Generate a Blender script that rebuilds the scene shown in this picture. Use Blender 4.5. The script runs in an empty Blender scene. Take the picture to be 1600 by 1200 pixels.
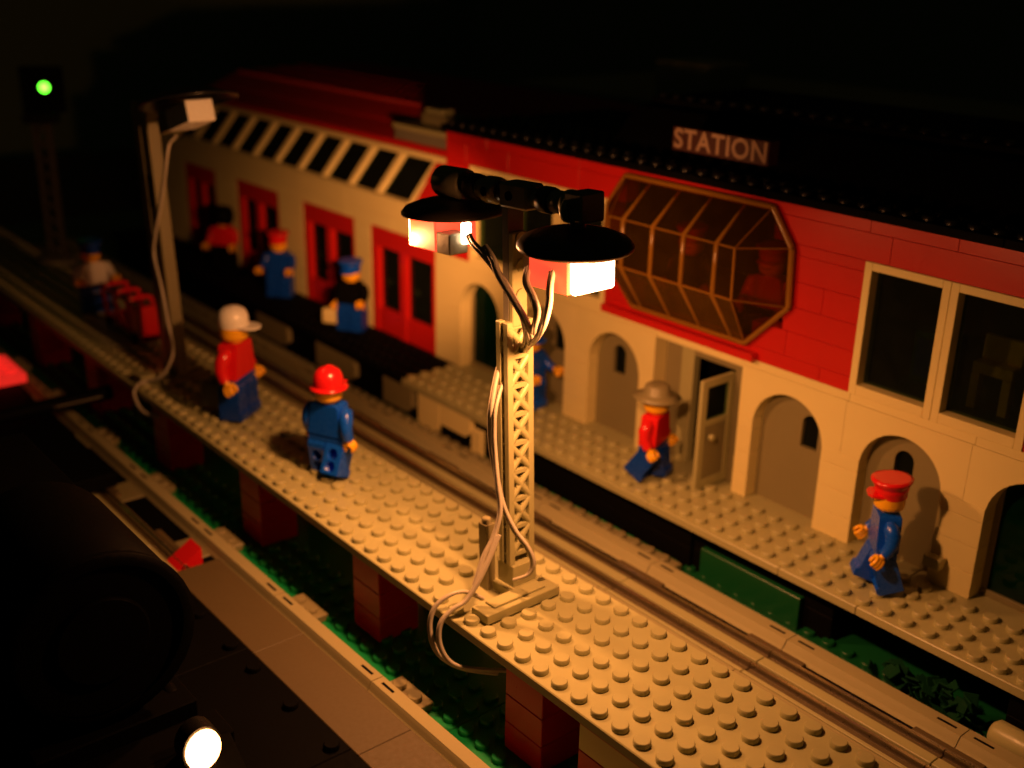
import bpy, bmesh, math, random
from mathutils import Vector, Matrix
random.seed(7)
PI = math.pi
# 1 unit = 1 stud (8 mm). x runs along the platforms, y towards the station, z up; z = 0 is the top of the near platform.

# ------------------------------------------------------------------ camera
sc = bpy.context.scene
cam_d = bpy.data.cameras.new('camera'); cam = bpy.data.objects.new('camera', cam_d); sc.collection.objects.link(cam)
Rr = Vector((0.63665664, 0.77088516, 0.02010941)); Ru = Vector((-0.28737636, 0.21297739, 0.9338391)); Rf = Vector((-0.71559985, 0.60031383, -0.35712764))
M = Matrix((Rr, Ru, -Rf)).transposed().to_4x4(); M.translation = Vector((27.826, -21.944, 23.722)); cam.matrix_world = M
cam_d.sensor_width = 36; cam_d.lens = 1743.87 / 1600 * 36
cam_d.clip_start = 0.1; cam_d.clip_end = 600
cam_d.dof.use_dof = True; cam_d.dof.focus_distance = 39; cam_d.dof.aperture_fstop = 0.082
sc.camera = cam
# ------------------------------------------------------------------ world, exposure
w = bpy.data.worlds.new('World'); sc.world = w; w.use_nodes = True
bg = w.node_tree.nodes['Background']; bg.inputs[0].default_value = (0.95, 1.0, 0.5, 1); bg.inputs[1].default_value = 0.003
sc.view_settings.view_transform = 'Standard'; sc.view_settings.look = 'None'; sc.view_settings.exposure = 0; sc.view_settings.gamma = 1
sc.cycles.use_denoising = True; sc.cycles.max_bounces = 6; sc.cycles.sample_clamp_indirect = 4
sc.cycles.caustics_reflective = False; sc.cycles.caustics_refractive = False
# ------------------------------------------------------------------ lamps (the two lit lamp bricks of the mast, the locomotive's lamp)
LAMP = (1.0, 0.37, 0.115)
def point(name, loc, power, r, col=LAMP, parent=None):
    l = bpy.data.lights.new(name, 'POINT'); l.energy = power; l.color = col; l.shadow_soft_size = r
    o = bpy.data.objects.new(name, l); sc.collection.objects.link(o); o.location = loc
    return o
def spot(name, loc, aim, power, size, blend, r):
    l = bpy.data.lights.new(name, 'SPOT'); l.energy = power; l.color = LAMP; l.shadow_soft_size = r; l.spot_size = math.radians(size); l.spot_blend = blend
    o = bpy.data.objects.new(name, l); sc.collection.objects.link(o); o.location = loc
    o.rotation_euler = (Vector(aim) - o.location).to_track_quat('-Z', 'Y').to_euler()
point('lamp_light', (2.75, 2.3, 13.2), 2100, 0.4)
point('lamp_light', (-8.0, 2.6, 13.2), 9000, 0.35)
# both lamps throw most of their light down and towards the station
spot('lamp_beam', (2.8, 2.3, 13.0), (-0.2, 5.4, 0.0), 10500, 168, 1.0, 0.4)
spot('lamp_beam', (-6.9, 2.6, 12.9), (-4.5, 4.0, 0.0), 4800, 140, 1.0, 0.4)
spot('lamp_beam', (-7.9, 4.6, 13.5), (-33.5, 19.2, 5.5), 46000, 38, 1.0, 0.4)

# ------------------------------------------------------------------ helpers
C = sc.collection
def lin(h):
    return tuple(h) + (1.0,)
MATS = {}
def plastic(name, col, rough=0.32, var=0.10, coat=0.0, spec=0.5, scale=0.7, bump=0.004, metal=0.0):
    if name in MATS: return MATS[name]
    m = bpy.data.materials.new(name); m.use_nodes = True; nt = m.node_tree; b = nt.nodes['Principled BSDF']
    tc = nt.nodes.new('ShaderNodeTexCoord'); oi = nt.nodes.new('ShaderNodeObjectInfo')
    n = nt.nodes.new('ShaderNodeTexNoise'); n.inputs['Scale'].default_value = scale; n.inputs['Detail'].default_value = 4
    nt.links.new(tc.outputs['Object'], n.inputs['Vector'])
    add = nt.nodes.new('ShaderNodeMath'); add.operation = 'MULTIPLY_ADD'; nt.links.new(n.outputs['Fac'], add.inputs[0]); add.inputs[1].default_value = var; add.inputs[2].default_value = 1 - var * 0.75
    mul = nt.nodes.new('ShaderNodeMath'); mul.operation = 'MULTIPLY_ADD'; nt.links.new(oi.outputs['Random'], mul.inputs[0]); mul.inputs[1].default_value = var * 0.6; nt.links.new(add.outputs[0], mul.inputs[2])
    hsv = nt.nodes.new('ShaderNodeHueSaturation'); hsv.inputs['Color'].default_value = lin(col); nt.links.new(mul.outputs[0], hsv.inputs['Value'])
    nt.links.new(hsv.outputs[0], b.inputs['Base Color'])
    n2 = nt.nodes.new('ShaderNodeTexNoise'); n2.inputs['Scale'].default_value = 5; n2.inputs['Detail'].default_value = 5; nt.links.new(tc.outputs['Object'], n2.inputs['Vector'])
    mr = nt.nodes.new('ShaderNodeMapRange'); mr.inputs['To Min'].default_value = rough * 0.75; mr.inputs['To Max'].default_value = min(1, rough * 1.35); nt.links.new(n2.outputs['Fac'], mr.inputs['Value'])
    nt.links.new(mr.outputs[0], b.inputs['Roughness'])
    b.inputs['Specular IOR Level'].default_value = spec; b.inputs['Metallic'].default_value = metal
    if coat: b.inputs['Coat Weight'].default_value = coat
    if bump:
        bp = nt.nodes.new('ShaderNodeBump'); bp.inputs['Strength'].default_value = 0.25; bp.inputs['Distance'].default_value = bump * 4
        nt.links.new(n2.outputs['Fac'], bp.inputs['Height']); nt.links.new(bp.outputs[0], b.inputs['Normal'])
    MATS[name] = m; return m
def glow(name, col, strength):
    m = bpy.data.materials.new(name); m.use_nodes = True; nt = m.node_tree; b = nt.nodes['Principled BSDF']
    b.inputs['Base Color'].default_value = lin(col); b.inputs['Emission Color'].default_value = lin(col); b.inputs['Emission Strength'].default_value = strength
    MATS[name] = m; return m
def tinted(name, col, alpha, rough=0.08):
    m = bpy.data.materials.new(name); m.use_nodes = True; nt = m.node_tree; nt.nodes.clear()
    out = nt.nodes.new('ShaderNodeOutputMaterial'); tr = nt.nodes.new('ShaderNodeBsdfTransparent'); tr.inputs[0].default_value = lin(col)
    pr = nt.nodes.new('ShaderNodeBsdfPrincipled'); pr.inputs['Base Color'].default_value = lin(col); pr.inputs['Roughness'].default_value = rough
    n = nt.nodes.new('ShaderNodeTexNoise'); n.inputs['Scale'].default_value = 1.2; tc = nt.nodes.new('ShaderNodeTexCoord'); nt.links.new(tc.outputs['Object'], n.inputs['Vector'])
    mr = nt.nodes.new('ShaderNodeMapRange'); mr.inputs['To Min'].default_value = alpha * 0.6; mr.inputs['To Max'].default_value = alpha * 1.4; nt.links.new(n.outputs['Fac'], mr.inputs['Value'])
    mx = nt.nodes.new('ShaderNodeMixShader'); nt.links.new(mr.outputs[0], mx.inputs[0]); nt.links.new(tr.outputs[0], mx.inputs[1]); nt.links.new(pr.outputs[0], mx.inputs[2])
    nt.links.new(mx.outputs[0], out.inputs[0]); MATS[name] = m; return m

GREY = plastic('old_light_grey_plastic', (0.37, 0.36, 0.18), 0.33)
DGREY = plastic('dark_grey_plastic', (0.19, 0.175, 0.135), 0.3)
MGREY = plastic('mid_grey_plastic', (0.22, 0.195, 0.10), 0.4)
BOARD = plastic('brown_grey_board', (0.09, 0.066, 0.028), 0.6)
RAILGREY = plastic('rail_grey_plastic', (0.33, 0.30, 0.16), 0.62, spec=0.25)
WHITE = plastic('yellowed_white_plastic', (0.76, 0.67, 0.32), 0.36, var=0.07)
PWHITE = plastic('clean_white_plastic', (0.80, 0.78, 0.72), 0.25, var=0.05)
RED = plastic('red_plastic', (0.50, 0.012, 0.010), 0.30, var=0.12)
FRED = plastic('bright_red_plastic', (0.66, 0.012, 0.015), 0.22, var=0.05)
BLACK = plastic('black_plastic', (0.008, 0.008, 0.008), 0.28, spec=0.35, var=0.2)
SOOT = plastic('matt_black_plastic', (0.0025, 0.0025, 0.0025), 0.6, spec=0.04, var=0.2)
BLUE = plastic('blue_plastic', (0.004, 0.075, 0.62), 0.26, var=0.06)
DBLUE = plastic('dark_blue_plastic', (0.003, 0.045, 0.38), 0.26, var=0.06)
YELLOW = plastic('yellow_plastic', (0.86, 0.44, 0.015), 0.25, var=0.05)
GREEN = plastic('green_plastic', (0.005, 0.22, 0.06), 0.3)
DKGREEN = plastic('dark_green_plastic', (0.004, 0.07, 0.02), 0.35)
METAL = plastic('worn_rail_metal', (0.55, 0.48, 0.42), 0.28, metal=1.0, var=0.25)
CABLE = plastic('grey_cable_vinyl', (0.46, 0.42, 0.34), 0.38)
CLEAR = tinted('smoky_clear_pane', (0.45, 0.55, 0.45), 0.012)
AMBER = tinted('transparent_yellow_panel', (0.62, 0.37, 0.05), 0.03)
AMBERLOW = tinted('lit_yellow_panel', (0.50, 0.27, 0.03), 0.13, 0.3)  # lower bay facet: same yellow panel, browner and denser for its lit look
AMBERBAR = plastic('transparent_yellow_rib', (0.24, 0.11, 0.012), 0.2, var=0.2)
GREENGLASS = tinted('dark_green_glass', (0.01, 0.12, 0.05), 0.12)
GLOW = glow('lit_lamp_lens', (1.0, 0.66, 0.36), 12)
HOUSING = glow('red_lit_lamp_housing', (1.0, 0.085, 0.035), 1.0)
GREENLIGHT = glow('green_signal_lens', (0.12, 1.0, 0.03), 7)
WARMLIGHT = glow('warm_headlamp_lens', (1.0, 0.42, 0.12), 14)
LIT_RED = glow('red_lit_brick', (1.0, 0.03, 0.02), 0.55)  # glow added to the red brick so that it looks brightly lit

class MB:
    def __init__(s): s.v = []; s.f = []; s.smooth = []
    def add(s, vs, fs, sm=False, mat=None):
        b = len(s.v)
        for p in vs:
            p = Vector(p)
            if mat is not None: p = mat @ p
            s.v.append(tuple(p))
        for f in fs: s.f.append([b + i for i in f]); s.smooth.append(sm)
        return s
    def box(s, x0, y0, z0, x1, y1, z1, c=0.03, mat=None):
        if x1 < x0: x0, x1 = x1, x0
        if y1 < y0: y0, y1 = y1, y0
        if z1 < z0: z0, z1 = z1, z0
        c = min(c, (x1-x0)*.3, (y1-y0)*.3, (z1-z0)*.3)
        if c <= 0:
            vs = [(x, y, z) for x in (x0, x1) for y in (y0, y1) for z in (z0, z1)]
            return s.add(vs, [(0,1,3,2),(4,6,7,5),(0,4,5,1),(2,3,7,6),(0,2,6,4),(1,5,7,3)], False, mat)
        vs = []; idx = {}
        X = (x0, x1); Y = (y0, y1); Z = (z0, z1)
        for i in (0,1):
            for j in (0,1):
                for k in (0,1):
                    sx = c if i == 0 else -c; sy = c if j == 0 else -c; sz = c if k == 0 else -c
                    idx[i,j,k,0] = len(vs); vs.append((X[i], Y[j]+sy, Z[k]+sz))
                    idx[i,j,k,1] = len(vs); vs.append((X[i]+sx, Y[j], Z[k]+sz))
                    idx[i,j,k,2] = len(vs); vs.append((X[i]+sx, Y[j]+sy, Z[k]))
        fs = []
        for i in (0,1):
            q = [idx[i,0,0,0], idx[i,1,0,0], idx[i,1,1,0], idx[i,0,1,0]]; fs.append(q if i else q[::-1])
            q = [idx[0,i,0,1], idx[1,i,0,1], idx[1,i,1,1], idx[0,i,1,1]]; fs.append(q[::-1] if i else q)
            q = [idx[0,0,i,2], idx[1,0,i,2], idx[1,1,i,2], idx[0,1,i,2]]; fs.append(q if i else q[::-1])
        for a in (0,1):
            for b in (0,1):
                fs.append([idx[0,a,b,1], idx[1,a,b,1], idx[1,a,b,2], idx[0,a,b,2]] if (a == b) == True else [idx[0,a,b,2], idx[1,a,b,2], idx[1,a,b,1], idx[0,a,b,1]])
                fs.append([idx[a,0,b,2], idx[a,1,b,2], idx[a,1,b,0], idx[a,0,b,0]] if (a == b) == True else [idx[a,0,b,0], idx[a,1,b,0], idx[a,1,b,2], idx[a,0,b,2]])
                fs.append([idx[a,b,0,0], idx[a,b,1,0], idx[a,b,1,1], idx[a,b,0,1]] if (a == b) == True else [idx[a,b,0,1], idx[a,b,1,1], idx[a,b,1,0], idx[a,b,0,0]])
        for i in (0,1):
            for j in (0,1):
                for k in (0,1):
                    t = [idx[i,j,k,0], idx[i,j,k,1], idx[i,j,k,2]]
                    fs.append(t if (i+j+k) % 2 else t[::-1])
        return s.add(vs, fs, False, mat)
    def lathe(s, prof, n=20, mat=None, cap0=True, cap1=True, smooth=True):
        # prof: (radius, z) from bottom to top, round the z axis
        vs = []; fs = []
        for r, z in prof:
            for k in range(n):
                a = 2*PI*k/n; vs.append((r*math.cos(a), r*math.sin(a), z))
        for i in range(len(prof)-1):
            for k in range(n):
                fs.append((i*n+k, i*n+(k+1) % n, (i+1)*n+(k+1) % n, (i+1)*n+k))
        s.add(vs, fs, smooth, mat)
        if cap0: s.add(vs[:n], [tuple(range(n))[::-1]], False, mat)
        if cap1: s.add(vs[-n:], [tuple(range(n))], False, mat)
        return s
    def cyl(s, p0, p1, r, n=14, r1=None, c=0.0):
        p0 = Vector(p0); p1 = Vector(p1); d = p1 - p0; L = d.length
        m = Matrix.Translation(p0) @ d.to_track_quat('Z', 'Y').to_matrix().to_4x4()
        r1 = r if r1 is None else r1
        prof = [(r, 0), (r1, L)] if not c else [(r-c, 0), (r, c), (r1, L-c), (r1-c, L)]
        return s.lathe(prof, n, m)
    def stud(s, x, y, z, n=14, r=0.30, h=0.2):
        return s.lathe([(r, -0.01), (r, h-0.035), (r-0.035, h)], n, Matrix.Translation((x, y, z)), cap0=False)
    def prism(s, poly, axis, a0, a1, smooth=False):
        # poly: list of 2D points; axis 'x','y','z' = extrude direction
        def P(p, a): return {'x': (a, p[0], p[1]), 'y': (p[0], a, p[1]), 'z': (p[0], p[1], a)}[axis]
        n = len(poly); vs = [P(p, a0) for p in poly] + [P(p, a1) for p in poly]
        fs = [tuple(range(n)), tuple(range(n, 2*n))[::-1]] + [(i, n+i, n+(i+1) % n, (i+1) % n) for i in range(n)]
        return s.add(vs, fs, smooth)
    def tube(s, pts, r, n=8, rs=None, cap=True):
        pts = [Vector(p) for p in pts]; rings = []; up = Vector((0, 0, 1)); prev = None
        for i, p in enumerate(pts):
            t = (pts[min(i+1, len(pts)-1)] - pts[max(i-1, 0)]).normalized()
            if prev is None:
                a = up.cross(t)
                if a.length < 1e-3: a = Vector((1, 0, 0))
                a.normalize()
            else:
                a = (prev - t * prev.dot(t)).normalized()
            prev = a; b = t.cross(a); rr = rs[i] if rs else r
            rings.append([p + a*rr*math.cos(2*PI*k/n) + b*rr*math.sin(2*PI*k/n) for k in range(n)])
        vs = [q for rg in rings for q in rg]
        fs = [(i*n+k, i*n+(k+1) % n, (i+1)*n+(k+1) % n, (i+1)*n+k) for i in range(len(rings)-1) for k in range(n)]
        s.add(vs, fs, True)
        if cap: s.add(rings[0], [tuple(range(n))[::-1]]); s.add(rings[-1], [tuple(range(n))])
        return s
    def mesh(s, name, m):
        me = bpy.data.meshes.new(name); me.from_pydata(s.v, [], s.f); me.polygons.foreach_set('use_smooth', s.smooth)
        me.materials.append(m); me.update()
        b = bmesh.new(); b.from_mesh(me); bmesh.ops.recalc_face_normals(b, faces=b.faces); b.to_mesh(me); b.free()
        return me
    def build(s, name, m, parent=None, **kw):
        return link(name, s.mesh(name, m), parent, **kw)
def link(name, me, parent=None, loc=None, rot=None, label=None, kind=None, cat=None, group=None):
    o = bpy.data.objects.new(name, me); C.objects.link(o)
    if parent is not None: o.parent = parent
    if loc is not None: o.location = loc
    if rot is not None: o.rotation_euler = rot
    if label: o['label'] = label
    if kind: o['kind'] = kind
    if cat: o['category'] = cat
    if group: o['group'] = group
    return o
def thing(name, label, cat, loc=(0, 0, 0), rz=0, group=None):
    return link(name, None, None, loc, (0, 0, rz), label, None, cat, group)
def copy_tree(o, parent=None):
    c = o.copy(); C.objects.link(c); c.parent = parent
    for ch in list(o.children): copy_tree(ch, c)
    return c
def smooth_path(pts, k=6):
    pts = [Vector(p) for p in pts]; out = []
    for i in range(len(pts)-1):
        p0 = pts[max(i-1, 0)]; p1 = pts[i]; p2 = pts[i+1]; p3 = pts[min(i+2, len(pts)-1)]
        for j in range(k):
            t = j/k; out.append(0.5*((2*p1)+(-p0+p2)*t+(2*p0-5*p1+4*p2-p3)*t*t+(-p0+3*p1-3*p2+p3)*t**3))
    out.append(pts[-1]); return out
G = 0.007  # seam between neighbouring pieces
STUD = MB().stud(0, 0, 0, 16)
STUD_G = STUD.mesh('stud', GREY); STUD_GR = STUD.mesh('stud', GREEN); STUD_DG = STUD.mesh('stud', DKGREEN)

# ------------------------------------------------------------------ the setting: table, room wall, green baseplates
MB().box(-140, -60, -4.9, 60, 140, -4.5, 0).build('table', plastic('dark_table_wood', (0.02, 0.014, 0.008), 0.5), kind='structure')
MB().box(-170, 128, -60, 130, 129, 120, 0).build('wall', plastic('dim_room_wall_paint', (0.30, 0.40, 0.22), 0.8, var=0.15, scale=0.02), kind='structure')
MB().box(-171, -90, -60, -170, 129, 120, 0).build('wall', MATS['dim_room_wall_paint'], kind='structure')
MB().box(-170, -90, -60.5, 130, 129, -60, 0).build('floor', plastic('dark_floor', (0.05, 0.045, 0.04), 0.7), kind='structure')
base = thing('baseplate', 'wide green studded baseplate lying under the platforms and tracks', 'baseplate')
base['kind'] = 'structure'; del base['category']
for i, x0 in enumerate((-96.5, -64.5, -32.5, -0.5)):
    for y0 in (-17, 15):
        MB().box(x0+G, y0+G, -4.5, x0+32-G, y0+32-G, -4.0, 0.04).build('plate', GREEN if (i > 1 and y0 < 0) else DKGREEN, base)
rest = MB()
for x in range(-64, 31):
    for y in (-2.5, -1.5, -0.5, 0.5, 1.5, 5.5, 14.5, 15.5):
        if y == -0.5 and -24 <= x <= 8: link('stud', STUD_GR, base, (x, y, -4.0))
        elif y in (14.5, 15.5) and -6 <= x <= 16: link('stud', STUD_DG, base, (x, y, -4.0))
        else: rest.stud(x, y, -4.0, 8)
rest.build('stud_field', GREEN, base, kind='stuff')

# ------------------------------------------------------------------ near platform
pl = thing('near_platform', 'long light grey studded platform raised on red brick piers', 'platform', (0, 0, 0))
def deck_mesh(nx, y0, ny, m, studs, n=12):
    b = MB().box(-0.5+G, y0, -0.4, nx-0.5-G, y0+ny, 0, 0.035)
    if studs:
        for i in range(nx):
            for j in range(ny): b.stud(i, y0+j+0.5, 0, n)
    return b.mesh('plate', m)
d_plain = deck_mesh(16, 0, 6, GREY, False); d_stud = deck_mesh(16, 0, 6, GREY, True, 12)
noskip = {(-3, 1), (-3, 2), (-3, 3), (-2, 2), (-2, 3), (-1, 1), (-1, 2), (-1, 3), (-2, 1)}
d_long = MB().box(-0.5+G, 0, -0.4, 31.5-G, 6, 0, 0.035).mesh('plate', GREY)
for k, x0 in enumerate(range(-88, 8, 16)):
    near = x0 >= -24
    last = x0 == -8
    o = link('plate', d_long if last else d_plain if near else d_stud, pl, (x0, 0, 0))
    if near:
        for i in range(x0, x0+(26 if last else 16)):
            for j in range(6):
                if (i, j) not in noskip and i > -22 and i < 17: link('stud', STUD_G, pl, (i, j+0.5, 0))
farstud = MB()
for i in range(-24, -21):
    for j in range(6): farstud.stud(i, j+0.5, 0, 12)
farstud.build('stud_rows', GREY, pl, kind='stuff')
def pier(x0, x1, parent, colors, y0=0.14, y1=2.14, zt=-0.4, zb=-4.0):
    h = (zt-zb)/len(colors)
    grp = link('pier', None, parent)
    for k, c in enumerate(colors):
        MB().box(x0, y0, zt-h*(k+1)+G, x1, y1, zt-h*k-G, 0.03).build('brick', c, grp)
for x0 in (1.5, -9.0, -19.6, -30.4, -41, -52, -63):
    pier(x0, x0+2.05, pl, [RED, RED, RED]); pier(x0, x0+2.05, pl, [RED, RED, RED], 3.86, 5.86)
pier(5.45, 15, pl, [WHITE, RED, RED])
MB().box(5.45, 0.12, -0.52, 15, 0.2, -0.402, 0).build('brick', RED, pl)

# ------------------------------------------------------------------ tracks
def rail_prof(y, w, zt, zb=-4.0):
    h = w/2
    return [(y-h*1.15, zb+0.35), (y-h*0.9, zb+0.5), (y-h*0.7, zt-0.12), (y-h*0.55, zt), (y+h*0.55, zt), (y+h*0.7, zt-0.12), (y+h*0.9, zb+0.5), (y+h*1.15, zb+0.35)]
def track(name, label, yc, xs, rail_off, rail_w, sleepers):
    t = thing(name, label, 'track')
    for x in xs:
        for s in (-1, 1):
            y = yc + s*rail_off
            MB().prism(rail_prof(y, rail_w, -3.2), 'x', x+0.02, x+8-0.02).build('running_rail', RAILGREY, t)
            for dx in (0.75, 7.25):
                MB().box(x+dx-0.4, y-0.06, -3.21, x+dx+0.4, y+0.06, -3.192, 0).build('rail_slot', SOOT, t)
        for s in (-0.66, 0.66):
            MB().box(x+0.02, yc+s-0.36, -4+0.35, x+8-0.02, yc+s+0.36, -3.55, 0.03).build('conductor_rail', BOARD, t)
            MB().prism([(yc+s-0.12, -3.55), (yc+s-0.07, -3.30), (yc+s+0.07, -3.30), (yc+s+0.12, -3.55)], 'x', x+0.02, x+7.98).build('metal_strip', METAL, t)
        MB().box(x+0.02, yc-0.28, -3.66, x+7.98, yc+0.24, -3.42, 0.02).build('centre_strip', GREY, t)
        MB().box(x+0.02, yc-1.3, -3.7, x+7.98, yc-1.12, -3.45, 0.02).build('guard_strip', GREY, t)
        MB().box(x+0.02, yc-2.6, -3.97, x+7.98, yc+2.6, -3.72, 0.0).build('track_bed', SOOT, t)
        # short bridges join the far conductor to the rail, leaving long dark slots
        MB().box(x+6.4, yc+1.03, -3.9, x+9.3, yc+1.35, -3.52, 0.03).build('bridge', BOARD, t)
        if sleepers is not None:
            sl = MB().box(x+sleepers, yc-4.1, -4.0+0.002, x+sleepers+2.2, yc+4.1, -3.65, 0.03)
            for s in (-1, 1):
                for q in (0.55, 1.6): sl.stud(x+sleepers+q, yc+s*3.6, -3.66, 12)
            sl.build('sleeper', MGREY, t)
    return t
far = track('middle_track', 'grey straight track with metal conductor strips running between the two platforms', 11.6, [4.4+8*k for k in range(-11, 3)], 2.03, 1.22, None)
strip = MB().box(-60, 14.32, -3.999, -3.2, 15.1, -3.62, 0.03)
for i in range(-60, -3): strip.stud(i+0.0, 14.65, -3.62, 10)
strip.build('edging_strip', MGREY, far)
near = track('front_track', 'grey track in front of the near platform carrying the dark locomotive', -4.75, [4.0+8*k for k in range(-11, 3)], 2.85, 1.0, -0.1)

cross = thing('crossing_panel', 'flat brown-grey crossing boards filling the front track beside the locomotive', 'crossing')
for k, x0 in enumerate((-16.6, -8.6, -0.6, 7.4)):
    MB().box(x0+G, -4.95, -3.62, x0+8-G, -2.62, -3.2, 0.03).build('board', BOARD, cross)

# ------------------------------------------------------------------ far platform
fp = thing('station_platform', 'studded platform along the station front, light grey towards the doors and black beyond', 'platform')
def deck(x0, x1, m, lab=None):
    MB().box(x0+G, 14.95, -1.6, x1-G, 24, -1.2, 0.035).build('plate', m, fp, label=lab)
xs2 = [-27, -21.6, -13.6, -5.6, 2.4, 6.4, 14.4, 22.4]
for a, b in zip(xs2[:-1], xs2[1:]): deck(a, b, GREY)
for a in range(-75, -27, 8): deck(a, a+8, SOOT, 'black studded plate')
st = MB(); stb = MB()
for i in range(-75, 22):
    for j in range(4):
        x = i+0.5; y = 15.45+j
        if x > -8 and x < 14.5: link('stud', STUD_G, fp, (x-0.1, y, -1.2))
        elif x > -27: st.stud(x-0.1, y, -1.2, 12)
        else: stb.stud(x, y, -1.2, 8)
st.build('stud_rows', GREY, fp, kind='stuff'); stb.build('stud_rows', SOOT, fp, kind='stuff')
for k in range(-75, 24, 8):
    if -6 < k < 6: continue
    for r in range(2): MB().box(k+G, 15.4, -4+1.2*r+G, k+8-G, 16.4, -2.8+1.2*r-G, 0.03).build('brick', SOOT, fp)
for a, b in ((-3.0, 5.0),):
    MB().box(a+G, 15.6, -4+G, b, 16.4, -2.4-0.4, 0.03).build('brick', SOOT, fp)
    MB().box(a+G, 15.6, -2.8+G, b, 16.4, -1.6-G, 0.03).build('brick', SOOT, fp)
MB().box(-2.25, 15.25, -3.99, 3.5, 15.58, -2.38, 0.03).build('brick', DKGREEN, fp, label='green brick set in the black platform front')
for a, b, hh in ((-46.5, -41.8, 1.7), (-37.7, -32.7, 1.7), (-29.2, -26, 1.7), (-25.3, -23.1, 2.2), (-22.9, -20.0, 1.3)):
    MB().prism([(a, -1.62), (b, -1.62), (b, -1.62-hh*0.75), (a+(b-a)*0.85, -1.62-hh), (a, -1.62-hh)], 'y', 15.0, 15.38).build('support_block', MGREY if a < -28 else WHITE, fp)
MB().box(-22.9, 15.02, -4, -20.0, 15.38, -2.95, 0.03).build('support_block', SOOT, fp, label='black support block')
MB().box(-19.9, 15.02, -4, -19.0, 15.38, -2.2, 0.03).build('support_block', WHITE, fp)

# ------------------------------------------------------------------ station: main building
YW = 19.2
stn = thing('station_building', 'two storey red and white brick station with arches, yellow bay window and black roof', 'building')
def brick(x0, x1, z0, z1, m, y0=YW, y1=None, parent=None, name='brick', label=None):
    return MB().box(x0+G, y0, z0+G, x1-G, (y0+1) if y1 is None else y1, z1-G, 0.012).build(name, m, parent or stn, label=label)
# arcade: piers of stacked bricks, arch pieces, string course
ARCH = [(-26.5, -22.6), (-20.55, -16.6), (-14.6, -10.7), (-3.0, 1.0), (3.0, 7.0), (9.0, 13.0)]
def pier_bricks(x0, x1, zt=3.05):
    z = -1.2; hs = [1.2, 1.2, 1.2, zt-2.4]
    for h in hs: brick(x0, x1, z, z+h, WHITE); z += h
for x0, x1 in ((-29.2, -26.5), (-22.6, -20.55), (-16.6, -14.6), (-10.7, -9.65), (-3.9, -3.0), (1.0, 3.0), (7.0, 9.0), (13.0, 15.0)): pier_bricks(x0, x1)
def arch(x0, x1, o0, o1):
    z0, z1, zc = 3.05, 5.6, 2.85
    cx = (o0+o1)/2; r = (o1-o0)/2; pts = [(x0, z0), (x0, z1), (x1, z1), (x1, z0)]
    a0 = math.asin((z0-zc)/r)
    arc = [(cx+r*math.cos(a0+(PI-2*a0)*k/18), zc+r*math.sin(a0+(PI-2*a0)*k/18)) for k in range(19)]
    poly = [(x0+G, z0+G), (x0+G, z1-G), (x1-G, z1-G), (x1-G, z0+G)] + arc
    # split in two halves for clean faces
    b = MB(); top = 10
    L = [p for p in arc if p[0] >= cx-1e-6]; Rr_ = [p for p in arc if p[0] <= cx+1e-6]
    for half, xe in ((L, x1-G), (Rr_[::-1], x0+G)):
        for i in range(len(half)-1):
            p, q = half[i], half[i+1]
            quad = [(p[0], p[1]), (q[0], q[1]), (q[0], z1-G), (p[0], z1-G)]
            b.prism(quad, 'y', YW, YW+1)
        e = half[0]
        b.prism([(e[0], e[1]), (xe, z0+G), (xe, z1-G), (e[0], z1-G)], 'y', YW, YW+1)
    b.build('arch', WHITE, stn)
mids = [-29.2, -21.6, -15.6, -9.65]
for (o0, o1), (x0, x1) in zip(ARCH[:3], zip(mids[:-1], mids[1:])): arch(x0, x1, o0, o1)
for (o0, o1), (x0, x1) in zip(ARCH[3:], ((-3.9, 2), (2, 8), (8, 14))): arch(x0, x1, o0, o1)
brick(-9.65, -3.9, 5.45, 5.6, WHITE, name='lintel')
x = -29.2
for L in (7.6, 6, 6, 5.7, 6, 6, 6, 6): brick(x, x+L, 5.6, 6.0, WHITE, name='plate'); x += L
# doors within the arches
def arch_door(o0, o1, m, wx, yd=19.95, window=True):
    d = link('door', None, stn)
    cx = (o0+o1)/2; r = (o1-o0)/2+0.1
    if window:
        b = MB(); w0, w1, wz0, wzc = wx-0.47, wx+0.47, 2.25, 3.45
        b.box(o0-0.1, yd, -1.2, w0, yd+0.3, 5.2, 0); b.box(w1, yd, -1.2, o1+0.1, yd+0.3, 5.2, 0)
        b.box(w0, yd, -1.2, w1, yd+0.3, wz0, 0)
        n = 10
        for k in range(n):
            a, c = PI*k/n, PI*(k+1)/n
            p = (wx+0.47*math.cos(a), wzc+0.47*math.sin(a)); q = (wx+0.47*math.cos(c), wzc+0.47*math.sin(c))
            b.prism([p, q, (q[0], 5.2), (p[0], 5.2)], 'y', yd, yd+0.3)
        b.build('panel', m, d)
        MB().box(w0, yd+0.22, wz0, w1, yd+0.26, wzc+0.5, 0).build('pane', CLEAR, d)
    else:
        MB().box(o0-0.1, yd+0.1, -1.2, o1+0.1, yd+0.16, 5.2, 0).build('pane', m, d)
        MB().box(o0-0.1, yd, -1.2, o0+0.25, yd+0.3, 5.2, 0.02).build('jamb', MGREY, d)
        MB().box(o0-0.1, yd-0.05, -1.2, o1+0.1, yd+0.35, -0.9, 0.02).build('threshold', MGREY, d)
arch_door(*ARCH[0], GREENGLASS, 0, 20.1, False)
arch_door(*ARCH[1], MGREY, -17.9)
arch_door(*ARCH[2], MGREY, -12.9)
arch_door(*ARCH[3], MGREY, -0.2)
arch_door(*ARCH[4], MGREY, 4.75)
arch_door(*ARCH[5], GREENGLASS, 0, 20.1, False)
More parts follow.
